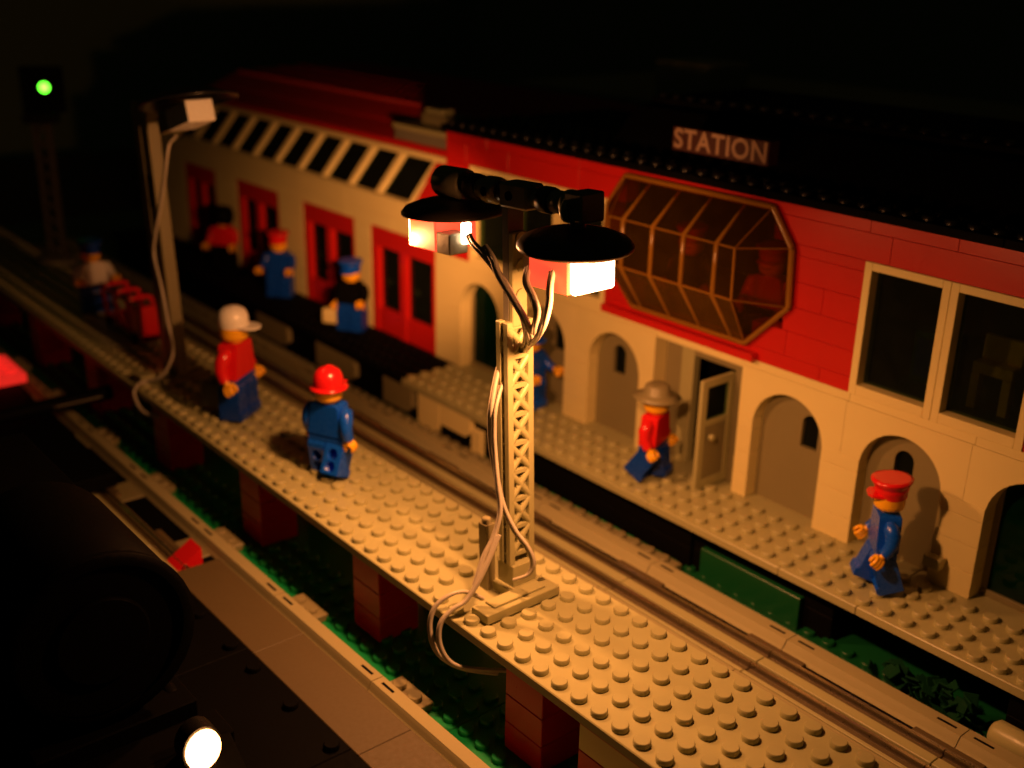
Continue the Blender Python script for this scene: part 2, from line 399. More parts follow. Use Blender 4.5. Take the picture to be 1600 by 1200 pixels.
# main doorway
dw = link('doorway', None, stn)
MB().box(-9.65, 20.1, -1.2, -8.5, 20.6, 5.45, 0.03).build('side_panel', MGREY, dw)
MB().box(-8.4, 19.9, -1.2, -7.55, 20.4, 5.3, 0.03).build('jamb', GREY, dw)
MB().box(-4.85, 19.9, -1.2, -3.9, 20.4, 5.3, 0.03).build('jamb', MGREY, dw)
MB().box(-7.55, 19.9, 4.85, -4.85, 20.4, 5.45, 0.03).build('head', MGREY, dw)
lf = MB(); lx = -4.95
for a in ((17.55, 17.95, -1.1, 4.75), (19.55, 19.9, -1.1, 4.75)): lf.box(lx-0.12, a[0], a[2], lx+0.12, a[1], a[3], 0.02)
for a in ((4.35, 4.75), (2.3, 2.6), (-1.1, -0.6)): lf.box(lx-0.12, 17.95, a[0], lx+0.12, 19.55, a[1], 0.02)
leaf = lf.build('door_leaf', GREY, stn, label='open grey door leaf swung out at a right angle')
MB().box(lx-0.04, 17.95, 2.6, lx+0.04, 19.55, 4.35, 0).build('pane', CLEAR, leaf)
MB().box(lx-0.08, 17.95, -0.6, lx+0.08, 19.55, 2.3, 0.01).build('panel', MGREY, leaf)
MB().cyl((lx+0.1, 18.3, 1.7), (lx+0.4, 18.3, 1.7), 0.17, 12, c=0.04).build('handle', GREY, leaf)
# red upper storey in courses, leaving the windows and the bay open
WINS = [(-25.6, -21.6), (-21.6, -17.6), (-17.6, -13.6), (2.0, 6.0), (6.0, 10.0)]
def open_spans(z0, z1):
    gaps = []
    if z0 < 11.95: gaps += [(-25.6, -13.6), (2.0, 10.0)]
    if z0 >= 6.5 and z1 <= 13.5: gaps += [(-11.6, -3.6) if z0 < 7.5 else (-12.4, -2.9) if z0 > 11.8 else (-13.3, -1.9)]
    gaps.sort(); x = -28.0; out = []
    for a, b in gaps:
        if a > x: out.append((x, a))
        x = b
    out.append((x, 17.0)); return out
rows = [(6.0, 6.7), (6.7, 7.9), (7.9, 9.1), (9.1, 10.3), (10.3, 11.5), (11.5, 12.0), (12.0, 13.2), (13.2, 13.8)]
for r, (z0, z1) in enumerate(rows):
    for a, b in open_spans(z0, z1):
        x = a; first = True
        while x < b-0.01:
            L = random.choice((4, 6, 8, 3)) if not first else random.choice((2, 3, 4, 6)); first = False
            e = min(b, x+L)
            if b-e < 0.9: e = b
            if e-x > 0.05: brick(x, e, z0, z1, RED)
            x = e
# window frames
def window(x0, x1, z0, z1, m, glass=CLEAR, y=YW-0.06, parent=None, t=0.42, depth=0.9):
    f = MB()
    f.box(x0+G, y, z0+G, x0+t, y+depth, z1-G, 0.02); f.box(x1-t, y, z0+G, x1-G, y+depth, z1-G, 0.02)
    f.box(x0+t, y, z0+G, x1-t, y+depth, z0+t+0.1, 0.02); f.box(x0+t, y, z1-t, x1-t, y+depth, z1-G, 0.02)
    o = f.build('window', m, parent or stn)
    MB().box(x0+t, y+depth*0.6, z0+t, x1-t, y+depth*0.6+0.06, z1-t, 0).build('pane', glass, o)
    return o
for a, b in WINS: window(a, b, 6.0, 12.0, WHITE, t=0.36)
# inner walls and floors keep the rooms closed
rm = link('interior', None, stn)
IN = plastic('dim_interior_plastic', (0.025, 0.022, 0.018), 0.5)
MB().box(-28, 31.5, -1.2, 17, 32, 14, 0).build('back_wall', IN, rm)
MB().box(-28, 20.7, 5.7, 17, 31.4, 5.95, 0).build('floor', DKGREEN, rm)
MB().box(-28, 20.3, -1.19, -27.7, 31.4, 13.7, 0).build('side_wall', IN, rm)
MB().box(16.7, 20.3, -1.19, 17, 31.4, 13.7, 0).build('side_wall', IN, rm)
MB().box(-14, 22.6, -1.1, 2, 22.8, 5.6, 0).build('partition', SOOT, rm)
# bay window: faceted transparent yellow canopy
bay = link('bay_window', None, stn, label='faceted transparent yellow bay window')
yo, yf = 18.95, 17.2
outer = [(-12.2, 13.45), (-2.9, 13.45), (-1.65, 11.8), (-1.5, 9.1), (-3.75, 6.8), (-11.2, 6.8), (-13.5, 9.1), (-13.4, 11.8)]
inner = [(-10.6, 11.7), (-4.4, 11.7), (-3.45, 11.7), (-3.4, 9.3), (-4.4, 9.3), (-10.6, 9.3), (-11.6, 9.3), (-11.5, 11.7)]
O3 = [(x, yo, z) for x, z in outer]; I3 = [(x, yf, z) for x, z in inner]
def facet(pts, m=None):
    c = sum((Vector(p) for p in pts), Vector())/len(pts); n = (Vector(pts[1])-Vector(pts[0])).cross(Vector(pts[2])-Vector(pts[0])).normalized()
    b = MB(); k = len(pts); t = n*0.05
    b.add([Vector(p) for p in pts]+[Vector(p)-t for p in pts], [tuple(range(k)), tuple(range(k, 2*k))[::-1]]+[(i, k+i, k+(i+1) % k, (i+1) % k) for i in range(k)])
    return b.build('panel', m or AMBER, bay)
facet([I3[7], I3[2], I3[3], I3[6]]); facet([O3[0], O3[1], I3[2], I3[7]]); facet([I3[6], I3[3], O3[4], O3[5]], AMBERLOW)
facet([O3[1], O3[2], I3[2]]); facet([I3[2], O3[2], O3[3], I3[3]]); facet([I3[3], O3[3], O3[4]])
facet([O3[7], O3[0], I3[7]]); facet([O3[6], O3[7], I3[7], I3[6]]); facet([O3[5], O3[6], I3[6]])
ring = MB()
for i in range(8): ring.tube([O3[i], O3[(i+1) % 8]], 0.17, 6)
ring.build('outer_frame', AMBERBAR, bay)
for xx in (-10.5, -8.5, -6.5, -4.5):
    MB().tube([(xx+0.1, yo, 13.4), (xx, yf-0.03, 11.7), (xx, yf-0.03, 9.3), (xx, yo-0.1, 6.9)], 0.1, 6, rs=[0.07, 0.13, 0.13, 0.07]).build('rib', AMBERBAR, bay)
for i, j in ((1, 2), (2, 2), (3, 3), (4, 3), (0, 7), (7, 7), (6, 6), (5, 6)): MB().tube([O3[i], I3[j]], 0.055, 6).build('rib', AMBERBAR, bay)
MB().tube([I3[7], I3[2]], 0.06, 6).build('rib', AMBERBAR, bay); MB().tube([I3[6], I3[3]], 0.07, 6).build('rib', AMBERBAR, bay)
MB().tube([I3[7], I3[6]], 0.07, 6).build('rib', AMBERBAR, bay); MB().tube([I3[2], I3[3]], 0.07, 6).build('rib', AMBERBAR, bay)
for x0 in (-13.4, -9.4, -5.4): brick(x0, min(x0+4, -3.1), 6.0, 6.42, RED, 18.75, 19.19, name='ledge_plate')
# black roof with studded eave, slopes and the sign
rf = link('roof', None, stn)
for x0 in range(-28, 17, 6):
    low = x0 < -17
    MB().box(x0+G, 18.75, 13.82, x0+6-G, 25.98 if low else 21.5, 14.2, 0.03).build('plate', SOOT, rf)
    if low: MB().box(x0+G, 26.02, 13.82, x0+6-G, 33, 14.2, 0.03).build('plate', SOOT, rf)
    else:
        MB().prism([(20.9, 14.2), (21.3, 14.2), (23.4, 16.3), (26, 16.3), (26, 14.2)], 'x', x0+G, x0+6-G).build('slope_tile', SOOT, rf)
        MB().box(x0+G, 24.4, 16.31, x0+6-G, 33, 16.7, 0.03).build('plate', SOOT, rf)
es = MB()
for i in range(-28, 17):
    for yy in (19.3, 20.3): es.stud(i+0.5, yy, 14.2, 10)
    for j in range(4):
        if i < -16: es.stud(i+0.5, 21.3+j, 14.2, 8)
    if i >= -16: es.stud(i+0.5, 24.9, 16.7, 8)
es.build('stud_rows', BLACK, rf, kind='stuff')
sign = thing('station_sign', 'dark sign with white lettering reading STATION on the black roof', 'sign', (-7.53, 20.35, 15.45))
MB().box(-2.98, 0, -0.56, 2.98, 0.8, 0.58, 0.03).build('board', plastic('dark_maroon_plastic', (0.06, 0.018, 0.014), 0.4), sign)
def text(s, size, mat, parent, loc, rot, depth=0.02):
    cu = bpy.data.curves.new('lettering', 'FONT'); cu.body = s; cu.size = size; cu.extrude = depth; cu.align_x = 'CENTER'; cu.align_y = 'CENTER'; cu.offset = 0.028; cu.space_character = 1.08
    t = bpy.data.objects.new('t', cu); C.objects.link(t); bpy.context.view_layer.update()
    me = bpy.data.meshes.new_from_object(t.evaluated_get(bpy.context.evaluated_depsgraph_get())); bpy.data.objects.remove(t)
    me.materials.clear(); me.materials.append(mat); return link('lettering', me, parent, loc, rot)
text('STATION', 1.32, plastic('dimmed_sign_lettering', (0.34, 0.22, 0.15), 0.5, var=0.5, scale=2.5), sign, (0.05, -0.012, 0.0), (PI/2, 0, 0))  # white letters coloured darker to stand in for weaker light on the roof
sw = PWHITE

# ------------------------------------------------------------------ station: long side wing
wg = thing('station_wing', 'long low station wing with red door frames, sloping skylights and a red roof', 'building')
def wbrick(x0, x1, z0, z1, m, y0=YW, y1=None, name='brick'): return brick(x0, x1, z0, z1, m, y0, y1, wg, name)
wcols = [(-38.95, -36.8), (-50.0, -46.2), (-61, -57.0), (-72, -67)]
for a, b in wcols:
    z = -1.2
    for h in (1.2, 1.2, 1.2, 1.2, 1.2, 1.2, 0.3): wbrick(a, b, z, z+h, WHITE); z += h
for z0, z1 in ((6.3, 7.2), (7.2, 8.15)):
    x = -72
    while x < -29.2:
        e = min(x+random.choice((6, 8, 4)), -27.6)
        if -27.6-e < 2: e = -27.6
        wbrick(x, e, z0, z1, WHITE); x = e
        if e >= -27.6: break
wbrick(-29.2, -27.6, 6.0, 6.3, WHITE)
def red_doors(x0, x1, zt=6.3):
    f = link('door_frame', None, wg, label='red frame holding two glazed doors')
    xm = (x0+x1)/2
    for k, (a, b) in enumerate(((x0, x0+0.75), (xm-0.35, xm+0.35), (x1-0.35, x1))):
        MB().box(a+G, YW+0.02, -1.2, b-G, YW+0.75, 4.95, 0.02).build('jamb', RED, f)
    MB().box(x0+G, YW+0.02, 4.95+G, x1-G, YW+0.75, zt-G, 0.02).build('header', RED, f)
    for a, b in ((x0+0.75, xm-0.35), (xm+0.35, x1-0.35)):
        MB().box(a, YW+0.10, -1.2, b, YW+0.7, 0.5, 0.02).build('lower_panel', RED, f)
        MB().box(a, YW+0.45, 0.5, b, YW+0.52, 4.95, 0).build('pane', CLEAR, f)
        MB().box(a+0.3, YW+0.53, 2.2, a+0.9, YW+0.6, 2.6, 0).build('glazing_bar', DGREY, f)
red_doors(-36.8, -29.25); red_doors(-46.2, -38.95); red_doors(-57.0, -50.0); red_doors(-67, -61)
# sloping skylights
sk = link('skylight', None, wg, label='row of sloping white framed skylight windows')
zb, zt, yb, yt = 8.2, 11.15, 19.25, 21.7
MB().prism([(YW-0.02, 8.15), (YW-0.02, 8.5), (YW+0.5, 8.55), (YW+0.8, 8.15)], 'x', -67, -32.2).build('sill', WHITE, sk)
MB().box(-67, yt-0.25, zt-0.15, -29.3, yt+0.2, zt+0.25, 0.03).build('head', WHITE, sk)
xs = [-29.5, -32.95+0.0] ; n = 11
bars = [-32.35 + 0.0] + [-36.4-3.62*k for k in range(10)]
for i, xb in enumerate(bars):
    wdt = 0.28
    b = MB(); b.prism([(yb, zb), (yb+0.35, zb-0.3), (yt+0.35, zt-0.35), (yt, zt)], 'x', xb-wdt, xb+wdt*0.6); b.build('mullion', WHITE, sk)
for i in range(len(bars)-1):
    b = MB(); b.prism([(yb+0.3, zb-0.15), (yb+0.34, zb-0.19), (yt+0.34, zt-0.3), (yt+0.3, zt-0.26)], 'x', bars[i+1]+0.2, bars[i]-0.3); b.build('pane', CLEAR, sk)
MB().prism([(YW, 8.15), (yb, zb), (yt, zt+0.2), (yt+0.6, zt+0.2), (yb+1, 8.15)], 'x', -32.1, -28.0).build('slope_brick', RED, wg)
# the rake of the glazing ends in a white stile
MB().prism([(yb-0.06, zb), (yb+0.35, zb-0.3), (yt+0.35, zt-0.35), (yt-0.06, zt+0.06)], 'x', -32.25, -31.95).build('end_stile', WHITE, sk)
# red roof, two pitches then a studded flat
MB().box(-70, 21.75, 11.2, -28.1, 22.2, 11.75, 0.03).build('fascia', RED, wg)
for x0 in range(-70, -28, 6):
    x1 = min(x0+6, -28.1)
    MB().prism([(22.0, 11.4), (22.0, 11.78), (24.0, 12.4), (24.0, 12.0)], 'x', x0+G, x1-G).build('slope_tile', RED, wg)
for x0 in range(-70, -28, 6): MB().prism([(24.02, 12.0), (24.02, 12.46), (26.0, 13.3), (26.0, 12.9)], 'x', x0+G, min(x0+6, -28.1)-G).build('slope_tile', RED, wg)
fl = MB()
for y0, zt_ in ((26.02, 13.36), (28.02, 13.44), (30.02, 13.52), (32.02, 13.6)):
    for x0 in range(-70, -28, 8): MB().box(x0+G, y0, zt_-0.6, min(x0+8, -28.1)-G, y0+1.98 if y0 < 32 else 40, zt_, 0.03).build('plate', RED, wg)
    for i in range(-70, -29):
        for j in ((0, 1) if y0 < 32 else range(7)): fl.stud(i+0.5, y0+0.5+j, zt_, 8)
fl.build('stud_rows', RED, wg, kind='stuff')
MB().box(-70, 26.8, -1.2, -28.2, 27, 11.9, 0).build('back_wall', IN, wg); MB().box(-70, 20.3, -1.19, -69.7, 26.7, 11, 0).build('side_wall', IN, wg)
MB().box(-69.6, 20.3, 6.2, -28.3, 26.7, 6.4, 0).build('ceiling', SOOT, wg)
vent = thing('roof_vent', 'grey plates stacked on the red roof beside the black roof edge', 'roof vent', (-34.5, 22.3, 12.6))
MB().box(-3, -0.5, -0.72, 3, 1.4, 0.0, 0.03).build('plate', DGREY, vent)
MB().box(-3.1, -0.6, 0.0, 3.1, 1.5, 0.34, 0.03).build('plate', GREY, vent)
MB().box(-1.9, 1.0, 0.35, 1.9, 2.6, 1.05, 0.03).build('plate', MGREY, vent)
MB().box(-1.6, 1.1, 1.05, 0.2, 2.3, 1.4, 0.03).build('plate', GREY, vent)

# ------------------------------------------------------------------ dim building behind the station
bb = thing('grey_building', 'dim flat-roofed grey block standing behind the black station roof', 'building')
MB().box(-52, 46, -4, -6, 70, 12.6, 0.05).build('wall', MGREY, bb)
MB().box(-53, 45.4, 12.62, -5, 70.5, 13.2, 0.05).build('roof', GREY, bb)
MB().box(-37, 47, 13.22, -31.5, 52, 16.2, 0.05).build('chimney_block', GREY, bb)
MB().box(-16, 47, 13.22, -10, 51, 14.4, 0.05).build('roof_hatch', MGREY, bb)
tw = thing('dark_tower', 'unlit dark tower block barely visible behind the station roof', 'building')
MB().box(4, 40, -4, 16, 52, 17, 0.05).build('wall', BLACK, tw); MB().box(3.5, 39.5, 17.02, 16.5, 52.5, 17.6, 0.05).build('roof', BLACK, tw)

# ------------------------------------------------------------------ main lamp mast
ms = thing('double_lamp_mast', 'tall grey girder mast holding two lit lamps under black dishes', 'lamp mast', (-1.9, 3.5, 0))
# it leans a little towards the far end, as in the photograph
lean = 0.030
ms.rotation_euler = (0, -lean*1.6, 0)
g = MB()
HX, HY = 0.22, 0.50
for sx in (-HX, HX):
    for sy in (-HY, HY): g.box(sx-0.13, sy-0.13, 1.3, sx+0.13, sy+0.13, 11.2, 0.02)
nseg = 8; zz0 = 1.7; dz = (11.0-zz0)/nseg
for sx in (-HX, HX):
    for k in range(nseg):
        a, b = zz0+dz*k, zz0+dz*(k+1)
        g.tube([(sx, -HY, a), (sx, HY, b)], 0.15, 6); g.tube([(sx, HY, a), (sx, -HY, b)], 0.15, 6)
        g.cyl((sx-0.08, 0, (a+b)/2), (sx+0.08, 0, (a+b)/2), 0.24, 10)
for k in range(nseg+1):
    z = zz0+dz*k
    g.box(-HX, -HY-0.08, z-0.06, HX, -HY+0.08, z+0.06, 0.01); g.box(-HX, HY-0.08, z-0.06, HX, HY+0.08, z+0.06, 0.01)
    g.box(HX-0.08, -HY, z-0.09, HX+0.09, HY, z+0.09, 0.01); g.box(-HX-0.09, -HY, z-0.09, -HX+0.08, HY, z+0.09, 0.01)
for k in range(nseg-1):
    g.box(-HX-0.05, -HY-0.09, zz0+dz*k, -HX+0.05, -HY+0.2, zz0+dz*(k+1), 0.0)
g.build('lattice_girder', GREY, ms)
core = MB().box(-0.16, -0.3, 1.6, -0.06, 0.3, 11, 0.02); core.build('girder_web', GREY, ms)
ft = MB().box(-0.85, -0.85, 0.0, 0.85, 0.85, 0.4, 0.03); ft.box(-0.5, -0.6, 0.4, 0.5, 0.6, 1.3, 0.03); ft.build('foot', GREY, ms)
MB().box(0.55, -2.75, 0.002, 1.55, 0.9, 0.4, 0.03).build('base_tile', GREY, ms)
MB().box(0.7, -2.2, 0.41, 1.3, 0.4, 0.5, 0.03).build('base_tile', GREY, ms)
cb = MB().box(-1.0, -1.15, 0.0, -0.5, -0.7, 2.9, 0.03); cb.stud(-0.75, -0.92, 2.9, r=0.2); cb.build('side_column', MGREY, ms)
up = MB().box(-0.25, -0.35, 11.2, 0.1, 0.4, 15.9, 0.03); up.build('upper_post', DGREY, ms)
MB().box(0.1, -0.35, 11.0, 0.35, 0.35, 14.5, 0.04).build('post_plate', GREY, ms)
for z in (12.2, 13.3, 14.3): MB().cyl((0.35, 0.0, z), (0.45, 0.0, z), 0.24, 14).build('pin', GREY, ms)
# crossbar: pins and connectors along x
XGREY = plastic('bounce_lit_connector', (0.34, 0.30, 0.20), 0.3); XDARK = plastic('dark_connector', (0.03, 0.025, 0.02), 0.3)  # dark grey connectors coloured lighter in place of bounced lamp light
bz = 15.85
cx = link('crossbar', None, ms)
def seg(x0, x1, r, m=XGREY, n=14): return MB().cyl((x0, 0, bz), (x1, 0, bz), r, n, c=0.06).build('connector', m, cx)
seg(-4.3, -2.75, 0.6); seg(-2.75, -2.5, 0.30, XDARK); seg(-2.5, -1.9, 0.5, XDARK); seg(-1.9, -1.5, 0.38); seg(-1.5, -0.75, 0.5); seg(-0.75, -0.3, 0.36, XDARK)
MB().box(-0.3, -0.45, bz-0.45, 1.2, 0.45, bz+0.45, 0.08).build('connector_block', XGREY, cx)
seg(1.2, 1.6, 0.32); seg(1.6, 2.2, 0.47, XDARK); seg(2.2, 2.9, 0.40); seg(2.9, 3.2, 0.5, GREY)
MB().cyl((3.2, -0.3, bz-0.15), (3.45, -0.3, bz-0.15), 0.42, 18, c=0.05).build('axle_bush', GREY, cx)
MB().box(3.25, -0.5, bz-0.5, 4.1, 0.6, bz+0.5, 0.06).build('connector_block', MGREY, cx)
for xx in (-1.1, 0.3): MB().cyl((xx, -0.52, bz), (xx, -0.44, bz), 0.17, 12).build('pin_hole', SOOT, cx)
DISH = plastic('lamplit_black_plastic', (0.055, 0.040, 0.025), 0.33)  # black dishes tinted brown to carry the lamp glow on them
def dish(x, y, z, r=2.0, tilt=(0, 0)):
    prof = [(0.30, 0.42), (0.9, 0.36), (1.45, 0.22), (1.85, 0.06), (r, -0.12), (r+0.01, -0.22), (r-0.08, -0.24), (r-0.16, -0.1), (1.4, 0.1), (0.8, 0.22), (0.3, 0.27)]
    b = MB(); b.lathe(prof, 40, Matrix.Rotation(tilt[0], 4, 'X') @ Matrix.Rotation(tilt[1], 4, 'Y'), cap0=True, cap1=False)
    return b.build('dish', DISH, ms, loc=(x, y, z))
dish(3.45, -0.15, 14.68, tilt=(0.03, 0.06)); dish(-3.65, 0.0, 14.9, tilt=(0, 0))
MB().cyl((-3.65, 0, 15.1), (-3.65, 0, 15.5), 0.3, 12).build('hanger', DGREY, ms); MB().cyl((3.4, 0, 15.0), (3.4, 0, 15.5), 0.3, 12).build('hanger', DGREY, ms)
def lamp_brick(xa, xb, sgn):
    h = link('lamp_brick', None, ms)
    x0, x1 = min(xa, xb), max(xa, xb)
    zl, zh = (13.0, 14.4) if sgn > 0 else (13.3, 14.55)
    MB().box(x0, -1.0, zl, x1, 1.0, zh, 0.04).build('housing', HOUSING, h, label='glowing red lamp housing')
    le = xb
    MB().box(le+0.01*sgn, -0.97, zl+0.03, le+(0.34 if sgn > 0 else 0.08)*sgn, 0.95, zh-0.03, 0.12).build('lens', GLOW, h, label='bright white lamp lens')
    return h
lamp_brick(2.0, 4.0, 1)
lamp_brick(-3.5, -5.2, -1)
MB().box(-3.45, -1.0, 13.3, -2.6, -0.1, 14.1, 0.05).build('socket', DGREY, ms); MB().box(1.55, -0.9, 13.1, 1.97, 0.9, 14.3, 0.05).build('socket', GREY, ms)
MB().box(-2.55, -0.5, 13.7, -2.35, -0.1, 14.5, 0.04).build('light_gap', GLOW, ms, label='slit of white light behind the lamp')

def cable(name, label, paths, r=0.085, group=None, cat='cable'):
    t = thing(name, label, cat, group=group)
    for pts in paths:
        sp = smooth_path(pts, 6)
        for s in (-1, 1):
            MB().tube([p+Vector((s*r*0.8, 0, s*r*0.5)) for p in sp], r, 8).build('strand', CABLE, t)
    return t
cable('lamp_cable', 'twin grey cables drooping from the lamps and gathered against the mast', [
    [(-4.2, 2.7, 14.1), (-3.61, 2.4, 14.0), (-2.97, 2.3, 13.8), (-2.22, 2.3, 13.4), (-1.48, 2.35, 12.79), (-0.80, 2.4, 12.1), (-0.75, 2.6, 11.5), (-1.4, 3.2, 10.7), (-2.9, 4.2, 9.5), (-3.4, 4.0, 8.6), (-2.8, 3.0, 8.3)],
    [(-2.9, 2.4, 14.0), (-2.21, 2.25, 13.69), (-1.8, 2.2, 13.2), (-1.0, 2.25, 12.45), (-0.45, 2.3, 11.9), (-0.6, 2.7, 11.2), (-1.5, 3.4, 10.4), (-3.0, 4.3, 9.4)],
    [(-0.7, 2.6, 13.7), (-0.44, 2.3, 13.28), (0.02, 2.25, 12.82), (0.2, 2.3, 12.31), (-0.2, 2.5, 11.6), (-1.0, 3.1, 10.9), (-2.6, 4.2, 9.8)],
    [(0.5, 2.7, 14.0), (0.81, 2.3, 13.47), (0.9, 2.2, 12.82), (0.7, 2.2, 12.1), (0.2, 2.4, 11.5), (-0.8, 3.0, 10.8), (-2.3, 4.0, 10.0)]])
cable('mast_cable', 'twin grey cable running down beside the mast girder to its foot', [
    [(-2.75, 3.6, 10.2), (-2.7, 3.0, 9.3), (-2.36, 2.4, 8.11), (-2.42, 2.4, 7.18), (-2.32, 2.4, 6.29), (-1.99, 2.4, 5.21), (-1.55, 2.4, 4.13), (-0.95, 2.5, 3.3), (-0.45, 2.7, 2.75), (-0.2, 2.8, 2.2), (-0.35, 2.75, 1.6), (-0.94, 2.55, 1.14)],
    [(-2.6, 3.2, 9.0), (-2.2, 2.45, 8.0), (-2.2, 2.4, 7.0), (-2.1, 2.4, 6.0), (-1.8, 2.3, 5.0), (-1.5, 2.2, 4.0), (-1.5, 1.9, 3.0), (-1.6, 1.5, 2.2), (-1.5, 1.0, 1.2)]], r=0.075)
cable('looped_cable', 'twin grey cable looping over the platform edge in front of the mast', [
    [(-1.2, 1.9, 3.2), (-1.2, 1.5, 2.4), (-1.25, 1.0, 1.5), (-1.4, 0.5, 0.75), (-1.6, 0.0, 0.45), (-1.75, -0.45, -0.1), (-1.55, -0.6, -0.9), (-1.0, -0.4, -1.5), (-0.2, 0.3, -1.6), (0.8, 1.2, -1.5)],
    [(-1.6, 1.5, 0.35), (-1.9, 0.9, 0.75), (-2.1, 0.3, 0.75), (-2.35, -0.25, 0.3), (-2.3, -0.55, -0.5), (-1.8, -0.55, -1.35), (-0.9, -0.1, -1.75), (0.2, 0.8, -1.8)]], r=0.075)

# ------------------------------------------------------------------ second lamp mast, unlit
lm = thing('single_lamp_mast', 'tall plain grey mast with one unlit lamp arm beside the red trolley', 'lamp mast', (-32.2, 2.6, 0), 0)
lm.rotation_euler = (0, -0.075, 0)
b = MB().box(-1.0, -0.42, 0.4, -0.1, 0.42, 16.0, 0.04); b.box(-0.1, -0.36, 0.4, 0.85, 0.36, 15.5, 0.04)
b.build('post', MGREY, lm)
MB().box(0.05, -0.38, 10.2, 0.4, -0.33, 12.0, 0.02).build('slot', SOOT, lm)
MB().box(-1.4, -1.3, 0.002, 1.2, 1.3, 0.4, 0.03).build('foot', MGREY, lm); MB().box(-1.0, -2.3, 0.41, 0.2, 1.0, 0.62, 0.03).build('base_tile', GREY, lm)
arm = MB().box(-0.2, -0.4, 15.5, 4.6, 0.4, 15.9, 0.03, Matrix.Translation((0, 0, 15.7)) @ Matrix.Rotation(-0.13, 4, 'Y') @ Matrix.Translation((0, 0, -15.7)))
for q in (1.0, 3.2, 4.0): arm.stud(q, 0, 15.87+0.13*q)
arm.build('arm', MGREY, lm)
T = Matrix.Translation((5.7, 0.0, 16.3)) @ Matrix.Rotation(-0.2, 4, 'Y')
d = MB(); d.lathe([(0.3, 0.5), (1.4, 0.3), (2.0, 0.05), (2.6, -0.12), (2.55, -0.25), (1.5, 0.1), (0.3, 0.3)], 32, T, cap1=False); d.build('dish', BLACK, lm)
Tb = Matrix.Translation((6.1, -0.25, 15.45)) @ Matrix.Rotation(-0.22, 4, 'Y')
MB().box(-1.0, -0.75, -0.58, 1.7, 0.7, 0.5, 0.05, Tb).build('lamp_block', PWHITE, lm, label='unlit white lamp block')
MB().box(-2.6, -0.6, -0.5, -1.05, 0.6, 0.42, 0.05, Tb).build('socket', MGREY, lm)
cable('mast_cable', 'loose grey cable hanging down the unlit mast from its lamp', [
    [(-28.9, 2.3, 14.6), (-29.3, 2.1, 14.2), (-29.3, 1.9, 13.6), (-29.9, 1.9, 12.3), (-30.8, 1.9, 10.7), (-32.0, 1.9, 8.67), (-32.4, 1.9, 7.47), (-31.5, 1.8, 5.74), (-31.1, 1.8, 3.96), (-30.7, 1.8, 2.3), (-31.0, 1.2, 0.9), (-31.9, 0.6, 0.35)],
    [(-31.9, 0.6, 0.35), (-31.9, 0.1, 0.3), (-31.9, -0.25, -0.1), (-31.4, -0.3, -0.7), (-30.5, -0.2, -1.0), (-29.2, 0.4, -0.9)]], r=0.09)

# ------------------------------------------------------------------ signal
sg = thing('railway_signal', 'dark signal on a lattice mast showing a green light', 'signal', (-63.2, 6.2, 0), math.radians(58))
b = MB()
for sx in (-0.5, 0.5):
    for sy in (-0.35, 0.35): b.box(sx-0.12, sy-0.12, 0, sx+0.12, sy+0.12, 11.2, 0.02)
for k in range(9):
    a = 0.4+1.2*k; b.tube([(-0.5, -0.35, a), (0.5, -0.35, a+1.2)], 0.08, 6); b.tube([(0.5, -0.35, a), (-0.5, -0.35, a+1.2)], 0.08, 6)
b.build('mast', plastic('dim_grey_plastic', (0.06, 0.055, 0.04), 0.4), sg)
MB().box(-1.2, -0.8, 11.0, 1.2, 0.8, 11.7, 0.04).build('bracket', BLACK, sg)
MB().box(-1.1, -0.5, 11.8, 1.9, 0.5, 15.2, 0.06).build('head', SOOT, sg)
MB().cyl((0.75, -0.78, 13.75), (0.75, -0.5, 13.75), 0.55, 20).build('lens_hood', SOOT, sg)
MB().cyl((0.75, -0.84, 13.75), (0.75, -0.79, 13.75), 0.36, 20).build('green_lens', GREENLIGHT, sg)
MB().box(-1.5, -1.5, -0.0, 1.5, 1.5, 0.35, 0.03).build('foot', DGREY, sg)

# ------------------------------------------------------------------ toy figures
def leg_mesh(m, side, back_hole=True):
    prof = [(-0.62, 0.0), (-0.62, 0.34), (-0.50, 0.42), (-0.50, 1.2)] + [(0.5*math.cos(PI-PI*k/8), 1.35+0.5*math.sin(PI-PI*k/8)) for k in range(9)] + [(0.50, 0.0)]
    b = MB(); b.prism(prof, 'x', side*0.03, side*0.97)
    me = b.mesh('leg', m)
    bm = bmesh.new(); bm.from_mesh(me); bmesh.ops.bevel(bm, geom=[e for e in bm.edges if e.calc_face_angle(0) > 0.9], offset=0.03, segments=2, affect='EDGES'); bm.to_mesh(me); bm.free()
    if back_hole:
        o = bpy.data.objects.new('t', me); C.objects.link(o)
        c = MB(); c.cyl((side*0.5, 0.15, 0.95), (side*0.5, 0.9, 0.95), 0.27, 20); c.cyl((side*0.5, 0.15, 0.38), (side*0.5, 0.9, 0.38), 0.27, 20)
        co = bpy.data.objects.new('c', c.mesh('c', m)); C.objects.link(co)
        mo = o.modifiers.new('b', 'BOOLEAN'); mo.object = co; mo.operation = 'DIFFERENCE'; mo.solver = 'EXACT'
        bpy.context.view_layer.update()
        me = bpy.data.meshes.new_from_object(o.evaluated_get(bpy.context.evaluated_depsgraph_get()))
        bpy.data.objects.remove(o); bpy.data.objects.remove(co)
        if not me.materials: me.materials.append(m)
    me.name = 'leg'; return me
LEG = {}
def leg_for(m, side):
    k = (m.name, side)
    if k not in LEG: LEG[k] = leg_mesh(m, side)
    return LEG[k]
